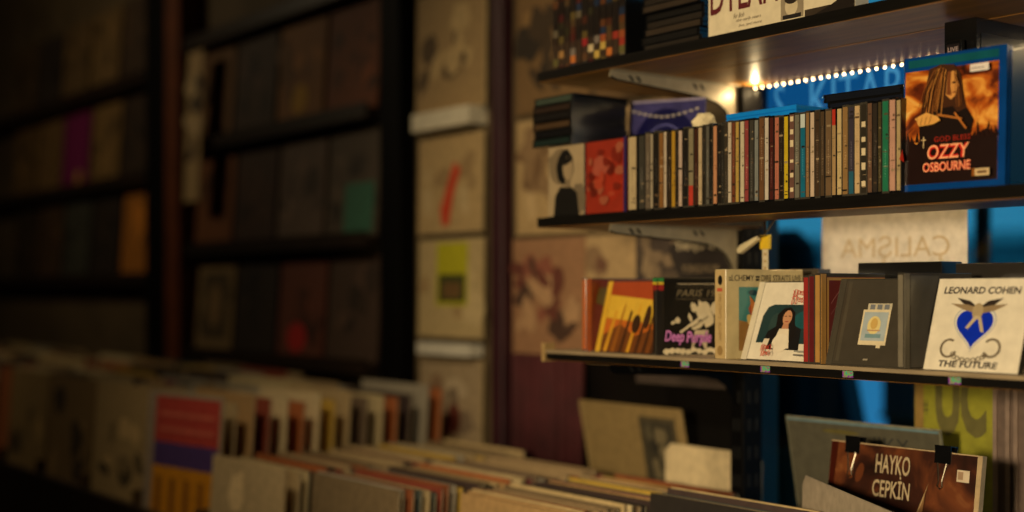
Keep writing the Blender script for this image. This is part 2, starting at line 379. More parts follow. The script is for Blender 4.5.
for k, (a, b, ink, word, low) in enumerate(row):
    xa, xb = px_x(a, D0), px_x(b, D0); t = (xb-xa)-.0003
    ink = tuple(int(v*.8+q*.1) for v, q in zip(ink, (90, 76, 56)))
    if word in marks: lab = f'CD case with {word} spine in the long upper row'
    else:
        w, d = min(((w, k-i) for w, i in midx.items()), key=lambda q: abs(q[1]))
        lab = f"{word}-spined CD case, {nth[abs(d)]} {'right' if d > 0 else 'left'} of {marks[w]}"
    h = .125+random.uniform(-.0022, .0012)
    th = thing('compact_disc_case', lab, 'CD case', (xb-.00015, D0+random.uniform(0, .002)+.071, SH2), (0, 0, R(90)), 'CD row on the middle shelf')
    case_mesh(.142, t, h).build('case', M['jewel'] if random.random() < .6 else M['blackp'], th)
    sp = MB(); y0, y1 = t*.12, t*.88; x0, x1 = -.0717, -.0708
    z1 = h-.003
    sp.box(x0, x1, y0, y1, .003, z1, ink)
    if low: sp.box(x0-.0001, x1, y0, y1, .003, h*.27, low)
    if word == 'beige with red top': sp.box(x0-.0001, x1, y0, y1, h*.8, z1, (176, 50, 36))
    if word == 'teal blue': sp.box(x0-.0001, x1, y0, y1, h*.82, z1, (190, 200, 196))
    dark = sum(ink) < 330; mk = tuple(min(255, v+110) for v in ink) if dark else tuple(int(v*.4) for v in ink)
    if 'blot' in word or 'mosaic' in word:
        z = .012
        while z < h-.012: sp.box(x0-.0001, x1, y0+t*.1, y1-t*.1, z, z+random.uniform(.004, .01), (214, 196, 160)); z += random.uniform(.012, .024)
    if True:
        for q in range(5): zz = random.uniform(.006, h-.01); sp.box(x0-.00008, x1, y0+t*.05, y0+t*random.uniform(.2, .8), zz, zz+random.uniform(.0006, .003), random.choice([(36, 30, 24), (150, 130, 100), (90, 70, 50)]))
    if t > .005 and 'blot' not in word and 'mosaic' not in word:
        z = random.uniform(.008, .05); ze = z+random.uniform(.03, .07)       # worn illegible print along the spine
        while z < min(ze, h-.01):
            q = random.uniform(.0008, .0022); sp.box(x0-.0001, x1, y0+t*.36, y1-t*.36, z, z+q, mk); z += q+random.uniform(.001, .0025)
    sp.build('spine_label', PRINT, th)

# things lying on top of the CD row
ROWTOP = SH2+.1262
t = thing('blu_ray_case', 'bright blue plastic case lying flat on the CD row', 'video case', (-1.375, 1.50, ROWTOP), (0, 0, R(-1)), 'cases lying on the CD row')
case_mesh(.136, .0, .0)
def flat_case(label, loc, w, d, hh, m, edge=None, yaw=0, tilt=0, name='video_case', grp=None, cat='video case'):
    th = thing(name, label, cat, loc, (R(tilt), 0, R(yaw)), grp)
    mb = MB(); mb.box(-w/2, w/2, 0, d, 0, hh*.47); mb.box(-w/2+.001, w/2-.001, .001, d-.001, hh*.47, hh*.53); mb.box(-w/2, w/2, 0, d, hh*.53, hh)
    mb.build('case', m, th, bevel=.0008)
    if edge: MB().box(-w/2+.006, w/2-.006, -.0007, 0, hh*.15, hh*.85, edge).build('spine_label', PRINT, th)
    return th
bpy.data.objects.remove(t)
BL = mat('bright_blue_plastic', (20, 128, 220), .2, .08, 30, coat=.6)
b1 = flat_case('bright blue plastic case lying flat on the CD row', (-1.385, 1.50, ROWTOP), .142, .171, .014, BL, yaw=-1)
b2 = flat_case('black video case lying on the CD row left of the long-haired figure case', (-1.215, 1.53, ROWTOP), .136, .19, .015, M['blackp'], (18, 22, 34))
b3 = flat_case('second black video case stacked on the first beside the blue case', (-1.222, 1.532, ROWTOP+.0152), .136, .19, .012, M['blackp'], (16, 20, 30), yaw=2)
b4 = flat_case('teal plastic case end lying on the CD row behind the blue movie case', (-1.134, 1.545, ROWTOP), .02, .13, .026, mat('teal_plastic', (30, 150, 160), .2, .1, 30, coat=.5))
# clear sleeve with a violet seven-inch record, standing behind the row
pc = thing('clear_record_sleeve', 'clear sleeve with violet record standing behind the left of the CD row', 'record', (-1.742, 1.632, SH2+.006), (0, R(4), 0))
W_, H_ = .192, .200
MB().box(-W_/2, W_/2, .003, .004, 0, H_).build('backing', mat('violet_backing', (84, 80, 130), .35, .25, 25, coat=.2), pc)
a = Art(.0025); a.ring(0, .098, .087, .052, (30, 30, 84), 0, 360, 40); a.ring(0, .098, .036, .03, (110, 110, 170), 0, 360, 30); a.ring(0, .098, .06, .003, (126, 126, 190), 0, 360, 40); a.build('disc', pc)
MB().box(-W_/2, W_/2, -.0002, .0004, 0, H_).build('clear_front', clear_mat('clear_lid', (.95, .95, 1), .03), pc)
mb = MB(); mb.box(-W_/2, W_/2, -.0008, .0002, H_-.004, H_, (170, 160, 190))
for k in range(12): mb.box(-W_/2+.012+k*.0145, -W_/2+.020+k*.0145, -.001, .0, H_-.02-abs(k-5.5)**1.5*-.0009-.012, H_-.016-abs(k-5.5)**1.5*-.0009-.012, (200, 190, 180))
mb.build('sleeve_seam', MATT, pc)
# small crumpled paper by the bracket
bm = bmesh.new(); bmesh.ops.create_icosphere(bm, subdivisions=2, radius=.02)
for v in bm.verts: v.co *= random.uniform(.75, 1.15); v.co.z *= .8
me = bpy.data.meshes.new('crumpled_paper'); bm.to_mesh(me); bm.free(); me.materials.append(mat('cream_paper', (220, 205, 165), .8, .1))
o = bpy.data.objects.new('crumpled_paper', me); C.objects.link(o); o.location = (-1.53, 1.53, ROWTOP+.013); tag(o, 'crumpled cream paper lying on the CD row by the bracket', 'paper')

# the blue movie case with the long-haired figure
OW, OH = .142, .166
oz = thing('movie_case', 'blue plastic movie case with long-haired figure against fiery clouds', 'movie case', (-1.045, 1.487, SH2), (-R(2), 0, R(4))); oz.scale = (1.03, 1, 1.07)
case_mesh(OW, .014, OH).build('case', M['bluep'], oz, bevel=.0022)
MB().box(-OW/2+.007, OW/2-.010, -.0006, .0003, OH-.0135, OH-.004).build('format_strip', mat('teal_strip', (18, 84, 96), .2, .15, coat=.6), oz)
fire = ramp_mat('fiery_clouds', [(.3, (26, 10, 5)), (.43, (96, 36, 12)), (.53, (180, 88, 22)), (.63, (228, 156, 64)), (.75, (246, 206, 120))], 20, .3, .4, 1.2, (1, 1, 1.6))
cx0, cx1, cz0, cz1 = -OW/2+.003, OW/2-.010, .009, OH-.018
cv = MB().box(cx0, cx1, -.0006, .0003, cz0, cz1).build('cover', fire, oz)
a = Art(-.0007)
a.poly([(cx0, cz0), (cx1, cz0), (cx1, .062), (.045, .07), (.03, .062), (.015, .068), (-.02, .064), (-.035, .07), (-.05, .058), (cx0, .066)], (30, 12, 8))
for k in range(22):
    x = cx0+(cx1-cx0)*k/21; a.poly([(x-.003, .06), (x+.003, .06), (x+random.uniform(-.003, .003), random.uniform(.068, .08))], (36, 14, 8))
fx = -.010
a.poly([(fx-.034, .062), (fx+.036, .062), (fx+.04, .082), (fx+.028, .1), (fx-.02, .104), (fx-.036, .084)], (26, 14, 10))         # dark coat
a.poly([(fx-.022, .148), (fx-.006, .152), (fx+.012, .15), (fx+.022, .138), (fx+.025, .118), (fx+.03, .096), (fx+.018, .092), (fx+.012, .1), (fx-.01, .098), (fx-.03, .086), (fx-.034, .092), (fx-.028, .12)], (66, 36, 18))
a.poly([(fx+.004, .142), (fx+.015, .142), (fx+.018, .13), (fx+.0205, .123), (fx+.017, .121), (fx+.016, .113), (fx+.009, .108), (fx+.002, .114)], (214, 150, 78))   # face
a.poly([(fx+.004, .142), (fx+.009, .142), (fx+.008, .124), (fx+.010, .113), (fx+.003, .114)], (120, 66, 30))
a.rect(fx+.0105, .127, fx+.0155, .1292, (40, 18, 10)); a.rect(fx+.0115, .1155, fx+.016, .117, (110, 40, 26))
for k in range(26):
    q = random.random(); x = fx-.030+q*.030; w0 = random.uniform(.0004, .001)
    a.line([(fx-.012+q*.014, random.uniform(.138, .149)), (x+random.uniform(-.001, .002), .12), (x-.004+random.uniform(-.002, .002), random.uniform(.088, .104))], w0, random.choice([(206, 140, 66), (150, 88, 36), (110, 62, 28), (40, 22, 12), (186, 116, 52)]))
for k in range(8):
    x = fx+.018+random.uniform(0, .010); a.line([(fx+.018, .14), (x, .118), (x+.002, .097)], .0006, random.choice([(150, 88, 36), (40, 22, 12), (120, 70, 30)]))
a.poly([(fx-.036, .088), (fx-.02, .094), (fx-.004, .088), (fx+.0, .083), (fx-.01, .079), (fx-.03, .078)], (226, 166, 84))            # hand on the arm
for k in range(4): a.line([(fx-.034+k*.006, .079), (fx-.032+k*.0065, .089)], .0007, (110, 60, 26))
a.line([(fx-.004, .09), (fx+.03, .082)], .0025, (170, 104, 44)); a.line([(fx+.02, .09), (fx+.036, .07)], .002, (200, 120, 50))
a.poly([(cx0+.001, .04), (cx0+.008, .036), (cx0+.005, .052)], (150, 30, 16))
a.rect(cx1-.031, OH-.030, cx1-.006, OH-.021, (232, 222, 214)); a.rect(cx1-.029, OH-.0265, cx1-.012, OH-.0255, (120, 110, 110))
a.rect(cx1-.022, .013, cx1-.003, .0215, (214, 186, 140)); a.rect(cx1-.019, .0155, cx1-.006, .0190, (120, 90, 60)); a.rect(cx1-.026, .013, cx1-.022, .022, (140, 80, 20))
a.build('figure', cv)
a = Art(-.0042)
a.text('GOD BLESS', .002, .0585, .050, .0062, (168, 44, 28)); a.line([(-.038, .066), (-.038, .052)], .001, (230, 200, 150)); a.line([(-.0415, .062), (-.0345, .062)], .001, (230, 200, 150))
for bold, col in ((.05, (206, 30, 22)), (.0, (255, 176, 130))):
    a.text('OZZY', -.003, .0375, .058, .0175, col, bold, .1); a.text('OSBOURNE', -.005, .0225, .066, .0115, col, bold)
a.build('title_art', cv)

# right of it: cases standing, spine out, dark
cols = [((90, 34, 26), 'dark red'), ((30, 24, 30), 'black'), ((150, 110, 70), 'tan'), ((50, 30, 40), 'plum'), ((40, 44, 60), 'navy'), ((120, 96, 70), 'sand'), ((34, 26, 22), 'umber'), ((90, 80, 70), 'grey')]
x = -.938
for k, (ink, w) in enumerate(cols):
    disc_case(f'{w}-spined video case standing right of the blue movie case', (x, 1.51+.068, SH2), 90, 0, .135, .0145, .172, 'blackp', None, ink, 'video case', 'video_case', 'video cases right of the movie case'); x += .0155
# dark box standing behind
bx = thing('box_set', 'tall black box standing behind the blue movie case', 'box', (-1.065, 1.64, SH2), (0, 0, R(90)))
disc = MB().box(-.07, .065, 0, .05, 0, .235).build('box', M['blackp'], bx, bevel=.001)
a = Art(-.0006); a.rect(-.06, .02, .055, .215, (20, 18, 18)); a.build('cover', bx)
bx2 = thing('disc_case', 'dim pink patterned case upright behind the blue movie case', 'disc case', (-1.0885, 1.553, SH2), (0, 0, 0))
MB().box(-.011, .011, 0, .010, 0, .205).build('case', M['blackp'], bx2, bevel=.0006)
a = Art(-.0005); a.rect(-.010, .01, .010, .18, (96, 62, 54)); a.rect(-.010, .185, .010, .2, (30, 24, 26)); a.text('LIVE', 0, .19, .016, .006, (190, 170, 170))
for k in range(14): a.ell(random.uniform(-.008, .008), random.uniform(.04, .17), .003, .004, random.choice([(150, 90, 70), (60, 30, 30), (180, 130, 90)]), 8)
a.build('cover', bx2)

# left end of the middle shelf: red case, grey portrait sleeve, pile of cases on top
rc = disc_case('orange-red CD case facing out left of the CD row', (-1.712, 1.482, SH2), 0, 0, .108, .012, .125, 'blackp')
a = front(.108, .125, (140, 44, 28), .001); a.ell(-.015, .08, .022, .018, (156, 76, 58), 18, 0, .3); a.ell(.02, .05, .02, .03, (150, 44, 26), 18, 0, .3); [a.ell(random.uniform(-.04, .036), random.uniform(.012, .112), random.uniform(.004, .012), random.uniform(.004, .010), random.choice([(112, 34, 22), (160, 62, 40), (96, 30, 20), (150, 80, 56)]), 10, 0, .5) for k in range(26)]; a.rect(.047, .0, .054, .125, (40, 34, 80)); a.build('cover', rc)
gs = disc_case('black and white portrait sleeve at the left end of the middle shelf', (-1.819, 1.482, SH2), 0, 0, .1, .006, .125, 'blackp')
a = front(.1, .125, (160, 140, 108), .001); a.ell(-.02, .09, .03, .03, (120, 104, 80), 14, 0, .4); a.ell(.03, .03, .02, .03, (110, 96, 76), 14, 0, .4); a.poly([(-.034, .002), (.036, .002), (.03, .04), (.012, .052), (-.016, .052), (-.03, .036)], (26, 24, 22)); a.ell(-.002, .086, .024, .030, (24, 22, 20), 20, 0, .12); a.poly([(-.004, .05), (.012, .05), (.012, .07), (.0, .07)], (120, 104, 80)); a.ell(.006, .083, .014, .020, (150, 130, 100), 18); a.poly([(-.010, .1), (.02, .104), (.014, .094), (-.004, .088)], (24, 22, 20)); a.build('cover', gs)
pile = [((26, 40, 36), 'dark green'), ((16, 15, 16), 'black'), ((70, 52, 34), 'brown'), ((24, 21, 19), 'charcoal'), ((44, 32, 24), 'umber'), ((56, 66, 56), 'grey green')]
z = SH2+.1256
for k, (ink, w) in enumerate(pile):
    flat_case(f'{w} video case in the pile above the orange-red case', (-1.852+random.uniform(-.004, .004), 1.476+random.uniform(0, .004), z), .11, .125, .0142, M['blackp'], ink, grp='pile at the left end of the middle shelf'); z += .0145

# ================================================================== TOP SHELF
dy = thing('box_set', 'cream box with large maroon letters standing on the top shelf', 'box set', (-1.335, 1.482, SH1), (0, 0, 0))
MB().box(-.14, .14, 0, .03, 0, .16, (214, 200, 168)).build('box', PRINT, dy, bevel=.0008)
a = Art(-.0005); a.rect(-.138, .002, .138, .158, (222, 208, 176)); a.rect(.052, .0, .14, .012, (60, 50, 40)); a.poly([(.06, .0), (.14, .0), (.14, .03), (.1, .012)], (36, 30, 26))
a.text('DYLAN', -.066, .034, .136, .054, (96, 36, 40), .012)
a.text('for Bob', -.075, .022, .022, .007, (110, 96, 80), 0, .4); a.text('the early years', -.055, .0145, .05, .006, (110, 96, 80), 0, .4); a.text('live, and more', -.052, .007, .046, .005, (120, 104, 86), 0, .4)
a.rect(.008, .004, .05, .044, (150, 136, 112)); a.ell(.028, .022, .012, .014, (206, 190, 156)); a.ell(.028, .033, .013, .008, (50, 42, 36)); a.rect(.012, .004, .046, .010, (40, 36, 34))
a.text('BOX', .1, .036, .06, .04, (40, 34, 50), .02)
a.build('cover', dy)
z = SH1
for k in range(8):
    w = ['charcoal', 'black', 'smoky', 'jet', 'sooty', 'ebony', 'inky', 'coal'][k]
    flat_case(f'{w} disc case, {nth[k+1]} from the bottom of the dark pile on the top shelf', (-1.567+random.uniform(-.004, .004), 1.49+random.uniform(0, .008), z), .135, .14, .0125, M['blackp'], [(40, 34, 28), (22, 20, 18), (54, 44, 34)][k % 3], grp='dark pile on the top shelf'); z += .0128
random.seed(3); x = -1.85; names = ['tan', 'red', 'orange', 'sky blue', 'brown', 'grey', 'crimson', 'olive', 'yellowish', 'rust', 'umber', 'white']
inks = [(160, 120, 70), (150, 50, 36), (190, 110, 50), (60, 90, 140), (90, 60, 36), (120, 110, 100), (150, 36, 40), (96, 90, 50), (190, 160, 80), (150, 76, 40), (60, 42, 30), (200, 180, 140)]
for k in range(12):
    th = disc_case(f'{names[k]} lettered CD case standing at the left of the top shelf', (x+.0155, 1.478+.071, SH1), 90, 0, .142, .0152, .125, 'blackp', None, tuple(int(v*.5) for v in inks[k]), group='colourful cases on the top shelf')
    mb = MB()
    for q in range(9): z0 = .006+q*.0125; mb.box(-.0722, -.0714, .001, .0142, z0, z0+.0125, tuple(int(v*(.95 if q < 3 else .45)) for v in random.choice(inks+[(60, 46, 34)]*8)))
    mb.build('spine_print', PRINT, th); x += .0158

# ================================================================== BOTTOM SHELF: face-out CDs
sz = SH3
# orange spine-out case + yellow leaning case
th = disc_case('rust-orange CD case standing edge-on, leftmost on the bottom shelf', (-1.774+.012, 1.485+.0705, sz), 84, 0, spine=(190, 96, 40), hinge=(176, 88, 40))
a = front(.142, .125, (120, 52, 24)); 
for k in range(14): a.ell(random.uniform(-.05, .06), random.uniform(.02, .11), random.uniform(.008, .02), random.uniform(.008, .02), random.choice([(150, 40, 24), (190, 110, 40), (90, 40, 20), (110, 90, 40)]), 12, 0, .4)
a.build('cover', th)
th = disc_case('yellow and orange sunset-cover CD leaning back near the shelf end', (-1.676, 1.486, sz), 0, 15, hinge=(214, 170, 50))
a = front(.142, .125, (190, 100, 32)); a.poly([(-.058, .06), (.07, .05), (.07, .1), (-.058, .11)], (214, 172, 56)); a.poly([(-.058, .1), (.07, .09), (.07, .123), (-.058, .123)], (160, 66, 30))
a.poly([(-.058, .002), (.07, .002), (.07, .045), (.02, .03), (-.02, .05), (-.058, .03)], (110, 62, 24))
for k in range(7):
    x = -.05+k*.019; a.poly([(x, .002), (x+.008, .002), (x+.018, .07+.02*(k % 2)), (x+.013, .075)], random.choice([(206, 150, 40), (70, 40, 20), (150, 90, 30), (90, 80, 30)]))
a.ell(.02, .05, .01, .016, (56, 34, 18)); a.ell(.045, .062, .007, .02, (60, 36, 20)); a.build('cover', th)
# dark CD with purple logo
th = disc_case('black CD with purple logo and tricolour sticker on its edge', (-1.592+.0243, 1.482+.067, sz), 70, 0, t=.012, hinge=(30, 28, 28), spine=(26, 24, 24))
a = front(.142, .125, (20, 19, 18)); a.line([(-.034, .1145), (.065, .1145)], .0012, (190, 176, 150)); a.text('PARIS 1975', .008, .094, .088, .0115, (128, 116, 92), 0, .25); a.line([(-.038, .090), (.065, .090)], .0007, (110, 100, 80)); a.line([(-.038, .1095), (.065, .1095)], .0005, (100, 90, 70))
for x, z, rx, rz in ((-.006, .077, .005, .008), (.012, .070, .012, .018), (.02, .058, .012, .014), (-.012, .06, .003, .008), (-.034, .056, .005, .005), (-.042, .052, .004, .003), (.0, .048, .012, .006), (.032, .074, .008, .012)):
    a.ell(x, z, rx, rz, (206, 192, 160), 14, .3, .35)
a.line([(-.03, .036), (.014, .066)], .004, (214, 200, 170)); a.line([(-.016, .04), (.02, .062)], .0014, (60, 50, 40)); a.poly([(-.012, .004), (-.004, .04), (.02, .04), (.016, .004), (.003, .03)], (196, 180, 150))
for k in range(14): a.ell(-.054+k*.0095, .006+random.uniform(-.002, .003), .006, .0045, (214, 200, 168), 10, 0, .4)
for bold, col in ((.05, (110, 50, 128)), (.01, (220, 140, 212))):
    a.text('Deep', -.041, .0165, .034, .023, col, bold, .2, rot=-.04); a.text('Purple', .002, .0145, .044, .0235, col, bold, .2)
a.build('cover', th)
mb = MB()
for z0, z1, c in ((.104, .1135, (150, 40, 40)), (.1135, .1175, (220, 190, 50)), (.1175, .124, (50, 130, 70))): mb.box(-.0722, -.058, -.0009, .0105, z0, z1, c)
mb.build('tricolour_sticker', PRINT, th)
# beige box with teal painting
th = thing('double_disc_box', 'thick beige disc box with teal painting and printed spine', 'disc box', (-1.434+.0148, 1.478+.0694, sz), (0, 0, R(78))); th.scale = (1, 1, 1.07)
MB().box(-.071, .071, 0, .028, 0, .127, (206, 186, 138)).build('box', PRINT, th, bevel=.0007)
a = Art(-.0004); a.rect(-.0138, .001, .0138, .126, (200, 172, 120)); a.ell(.0, .1115, .006, .007, (30, 26, 22)); a.rect(-.008, .0955, .006, .1005, (196, 96, 70)); a.text('DIRE STRAITS - ALCHEMY', -.004, .092, .066, .008, (140, 108, 60), rot=-PI/2, align='L'); a.ell(.0, .012, .007, .007, (160, 130, 80))
q = a.build('spine_label', th); q.location = (-.0711, .014, 0); q.rotation_euler = (0, 0, -PI/2)
a = Art(-.0004); a.rect(-.0705, .001, .0705, .126, (196, 178, 132))
a.text('aLCHEMY', -.043, .1105, .046, .0085, (44, 36, 26), .01); a.text('::', -.0135, .1105, .008, .0075, (20, 18, 14), .08); a.text('DIRE STRAITS LIVE', .03, .1105, .074, .0085, (44, 36, 26), .01)
px0, pz0, px1, pz1 = -.048, .012, .064, .102
a.rect(px0, pz0, px1, pz1, (70, 130, 128)); a.poly([(px0, pz0), (px1, pz0), (px1, .03), (.01, .045), (px0, .055)], (150, 110, 60))
for k in range(16): a.ell(random.uniform(px0+.008, px1-.008), random.uniform(pz0+.008, .075), random.uniform(.003, .008), random.uniform(.004, .01), random.choice([(190, 130, 60), (120, 60, 40), (60, 100, 90), (214, 180, 110), (170, 80, 50)]), 10, 0, .4)
a.poly([(-.02, .05), (-.004, .06), (.0, .085), (-.012, .07), (-.03, .09), (-.026, .065)], (196, 120, 60)); a.ell(-.024, .094, .008, .004, (40, 70, 80)); a.build('cover', th)
# woman portrait CD
th = disc_case('white CD with portrait of dark-haired woman in teal frame', (-1.415+.067, 1.490, sz), 0, 20, w=.134, hinge=(212, 202, 178))
a = front(.134, .125, (226, 216, 194)); P = [(-.045, .028), (.0645, .028), (.0645, .088), (-.025, .088), (-.036, .084), (-.043, .07)]; a.poly(P, (30, 56, 58)); a.ell(.04, .065, .022, .014, (24, 80, 84)); a.ell(-.015, .055, .012, .02, (44, 66, 64))
a.poly([(-.034, .018), (.04, .018), (.036, .05), (.022, .056), (-.008, .056), (-.026, .046)], (20, 18, 18))                      # dark jacket
a.poly([(-.012, .05), (-.014, .072), (-.004, .082), (.008, .084), (.018, .076), (.022, .06), (.03, .04), (.02, .03), (.018, .056), (-.002, .056), (-.014, .03), (-.024, .034)], (22, 15, 12))
a.ell(.006, .0675, .0085, .0115, (196, 142, 104), 18); a.poly([(.001, .058), (.011, .058), (.013, .048), (-.001, .048)], (186, 130, 96))
a.rect(.0005, .0690, .0045, .0702, (30, 18, 14)); a.rect(.008, .0690, .012, .0702, (30, 18, 14)); a.rect(.003, .0605, .0095, .062, (150, 60, 54))
a.poly([(-.004, .05), (.014, .05), (.022, .02), (-.012, .02)], (226, 212, 186)); a.ell(.004, .028, .016, .014, (230, 218, 194)); a.poly([(-.034, .014), (-.022, .014), (-.018, .034), (-.028, .034)], (220, 206, 182))
red = (200, 66, 44)
for x, z, q in ((.02, .105, 1), (.024, .093, 1.1), (-.014, .018, .8), (-.01, .008, .7)):
    pts = [(x+q*(.0011*k-.5*.0011*26+.0028*math.sin(k*1.15)), z+q*(.0045+.002*math.sin(k*.31))*math.cos(k*1.15)) for k in range(26)]; a.line(pts, .0010, red)
a.rect(.045, .006, .063, .0085, (110, 106, 98)); a.rect(.045, .0115, .063, .014, (150, 146, 134)); a.build('cover', th)
# three spines
for k, (ink, l) in enumerate((((150, 44, 40), 'red'), ((96, 30, 34), 'maroon'), ((176, 132, 70), 'gold-rimmed'))):
    th = disc_case(f'{l}-spined CD case standing edge-on right of the woman portrait', (-1.283+.0105*(k+1), 1.478+.071, sz), 90, 0, t=.0101, h=.125+.0015*k, spine=ink, hinge=ink if k < 2 else (176, 132, 70), group='edge-on CDs between face-out ones')
    a = front(.142, .125, (104, 34, 36), .0125)
    if k == 2:
        for q in ((-.058, .118, .07, .122), (-.058, .003, -.054, .122)): a.rect(*q, (184, 140, 76))
        a.text('J', -.005, .083, .014, .026, (196, 60, 44), .0, .3); a.line([(-.05, .085), (-.02, .115)], .001, (170, 110, 110)); a.line([(-.05, .07), (-.03, .09)], .001, (150, 90, 90))
    a.build('cover', th)
# dark CD with picture stickers
th = disc_case('grey-black CD leaning back with pale picture cards on it', (-1.252+.067, 1.488, sz), 0, 16, w=.134, body='jewel', hinge=(70, 66, 56))
a = front(.134, .125, (66, 60, 50), .0125); a.rect(-.05, .006, -.044, .12, (76, 70, 58))
a.rect(-0.0100, .079, 0.0300, .089, (196, 186, 160)); 
for k in range(3): a.rect(-.006+k*.012, .0805, .002+k*.012, .0875, (120, 124, 130))
a.rect(-0.0160, .030, 0.0300, .080, (222, 206, 170)); a.rect(0.0150, .026, 0.0220, .03, (222, 206, 170))
a.rect(-0.0130, .036, 0.0270, .0765, (170, 182, 186)); a.ell(0.0060, .058, .011, .013, (226, 206, 140), 16); a.ell(0.0060, .06, .006, .008, (206, 170, 96), 12); a.rect(-0.0060, .040, 0.0200, .0455, (120, 150, 156)); a.rect(-0.0040, .0495, 0.0180, .0515, (190, 150, 110))
a.rect(-0.0020, .008, 0.0060, .0105, (150, 140, 120)); a.build('cover', th)
# ribbed spine cases
th = disc_case('grey ribbed CD case standing edge-on left of the blue-heart CD', (-1.1165+.0105, 1.474+.071, sz), 88, 0, t=.0102, h=.127, spine=(120, 112, 96), hinge=(104, 98, 84))
a = front(.142, .127, (64, 60, 54)); a.poly([(-.058, .002), (.0, .002), (-.02, .06), (.0, .123), (-.058, .123)], (90, 86, 78)); a.ell(.0, .05, .02, .03, (44, 40, 36), 16, 0, .3); a.build('cover', th)
# blue heart CD
th = disc_case('white CD with blue heart emblem, large cover at the shelf right', (-1.0870+.069, 1.485, sz), 0, 17, w=.138)
a = front(.138, .125, (232, 222, 200), .0006, .001)
ink = (40, 30, 28)
a.text('LEONARD COHEN', -.002, .1035, .112, .0095, ink, .03, .1); a.text('THE FUTURE', -.004, .0055, .086, .0085, ink, .03, .1)
hx, hz = -.004, .060
def heart(s_):
    P = []
    for k in range(40):
        q = 2*PI*k/40; P.append((hx+s_*(16*math.sin(q)**3)/16, hz+s_*(13*math.cos(q)-5*math.cos(2*q)-2*math.cos(3*q)-math.cos(4*q))/15.2))
    return P
a.poly(heart(.0310), (176, 178, 182)); a.poly(heart(.0292), (228, 222, 208)); a.poly(heart(.0268), (8, 46, 190))
bird = (150, 128, 96)
a.poly([(hx-.032, .098), (hx-.012, .094), (hx-.002, .087), (hx-.004, .080), (hx-.016, .086)], (52, 42, 36)); a.poly([(hx+.036, .098), (hx+.015, .094), (hx+.006, .087), (hx+.008, .080), (hx+.02, .085)], (52, 42, 36))
a.poly([(hx-.04, .090), (hx-.016, .089), (hx+.001, .085), (hx-.004, .078), (hx-.02, .082)], bird); a.poly([(hx+.044, .090), (hx+.02, .088), (hx+.003, .085), (hx+.008, .077), (hx+.026, .081)], bird)
a.ell(hx+.002, .080, .008, .011, (176, 156, 120), 14); a.poly([(hx-.001, .074), (hx+.006, .074), (hx-.008, .056), (hx-.012, .058)], (196, 178, 146)); a.poly([(hx+.003, .074), (hx+.009, .072), (hx+.016, .052), (hx+.011, .053)], (196, 178, 146))
ch = (120, 108, 90)
a.ring(hx-.031, .030, .013, .003, ch, 60, 340); a.ring(hx+.031, .032, .013, .003, ch, -150, 140)
for k in range(9):
    q = PI*(k+.5)/9; a.ring(hx-.024*math.cos(q), .0235-.0085*math.sin(q), .0034, .0011, ch, 0, 360, 10)
a.build('cover', th)
th = disc_case('clear-edged CD case standing edge-on right of the blue-heart CD', (-.926+.0115, 1.474+.071, sz), 88, 0, spine=(170, 150, 140), hinge=(150, 136, 130)); a = front(.142, .125, (150, 120, 110)); a.build('cover', th)
for k, ink in enumerate([(60, 52, 44), (96, 40, 30), (40, 40, 44)]):
    disc_case(f"{['brown', 'brick', 'slate'][k]}-spined CD case beyond the right edge of the bottom shelf display", (-.900+k*.011, 1.545, sz), 90, 0, spine=ink)
# cases behind
for lab, x, w, h, y, d, col in (('black box behind the dark CD on the bottom shelf, above its top', -1.262, .15, .146, 1.665, .05, (20, 19, 19)), ('charcoal box behind the blue-heart CD', -1.075, .17, .142, 1.66, .05, (46, 42, 38)),
                                ('maroon box behind the blue-heart CD at right', -.895, .17, .138, 1.66, .05, (84, 36, 34)), ('grey case standing behind the thick beige disc box', -1.44, .06, .138, 1.66, .03, (80, 72, 60))):
    o = MB().box(-w/2, w/2, 0, d, 0, h, col).build('disc_box', PRINT, None, (x, y, sz), bevel=.001); tag(o, lab, 'disc box', 'boxes behind the face-out CDs')

# hanging tag by the upright, under the middle shelf
tg = thing('hanging_tag', 'yellow tag on white strip hanging under the middle shelf', 'tag', (-1.475, 1.609, SH2-TH-.001))
MB().box(-.0095, .0095, -.002, .004, -.045, -.022).build('yellow_block', mat('tag_yellow', (226, 190, 40), .5), tg, bevel=.0006)
s = MB(); s.box(-.006, .006, 0, .001, -.115, -.045, (220, 206, 172)); 
for k in range(6): s.box(-.003, .003, -.0003, 0, -.110+k*.011, -.106+k*.011, (186, 160, 110))
s.build('strip', PRINT, tg)
MB().box(-.003, .003, 0, .002, -.022, 0).build('hook', M['steel'], tg)
cl = thing('cream_clip', 'cream plastic clip jutting left beside the yellow tag', 'clip', (-1.483, 1.594, SH2-TH-.030), (0, R(-25), R(0)))
mb = MB(); mb.prism([(-.040, -.005), (-.036, -.008), (.006, -.005), (.008, .001), (-.03, .004), (-.039, .001)], -.005, .005, 'y'); mb.build('body', mat('cream_plastic', (214, 200, 160), .4), cl, bevel=.001)
tb = MB(); tube(tb, [(.004, 0, 0), (.02, .002, -.002), (.05, .004, .012), (.08, .006, .035)], .0014, 6); tb.build('wire', M['steel'], cl)

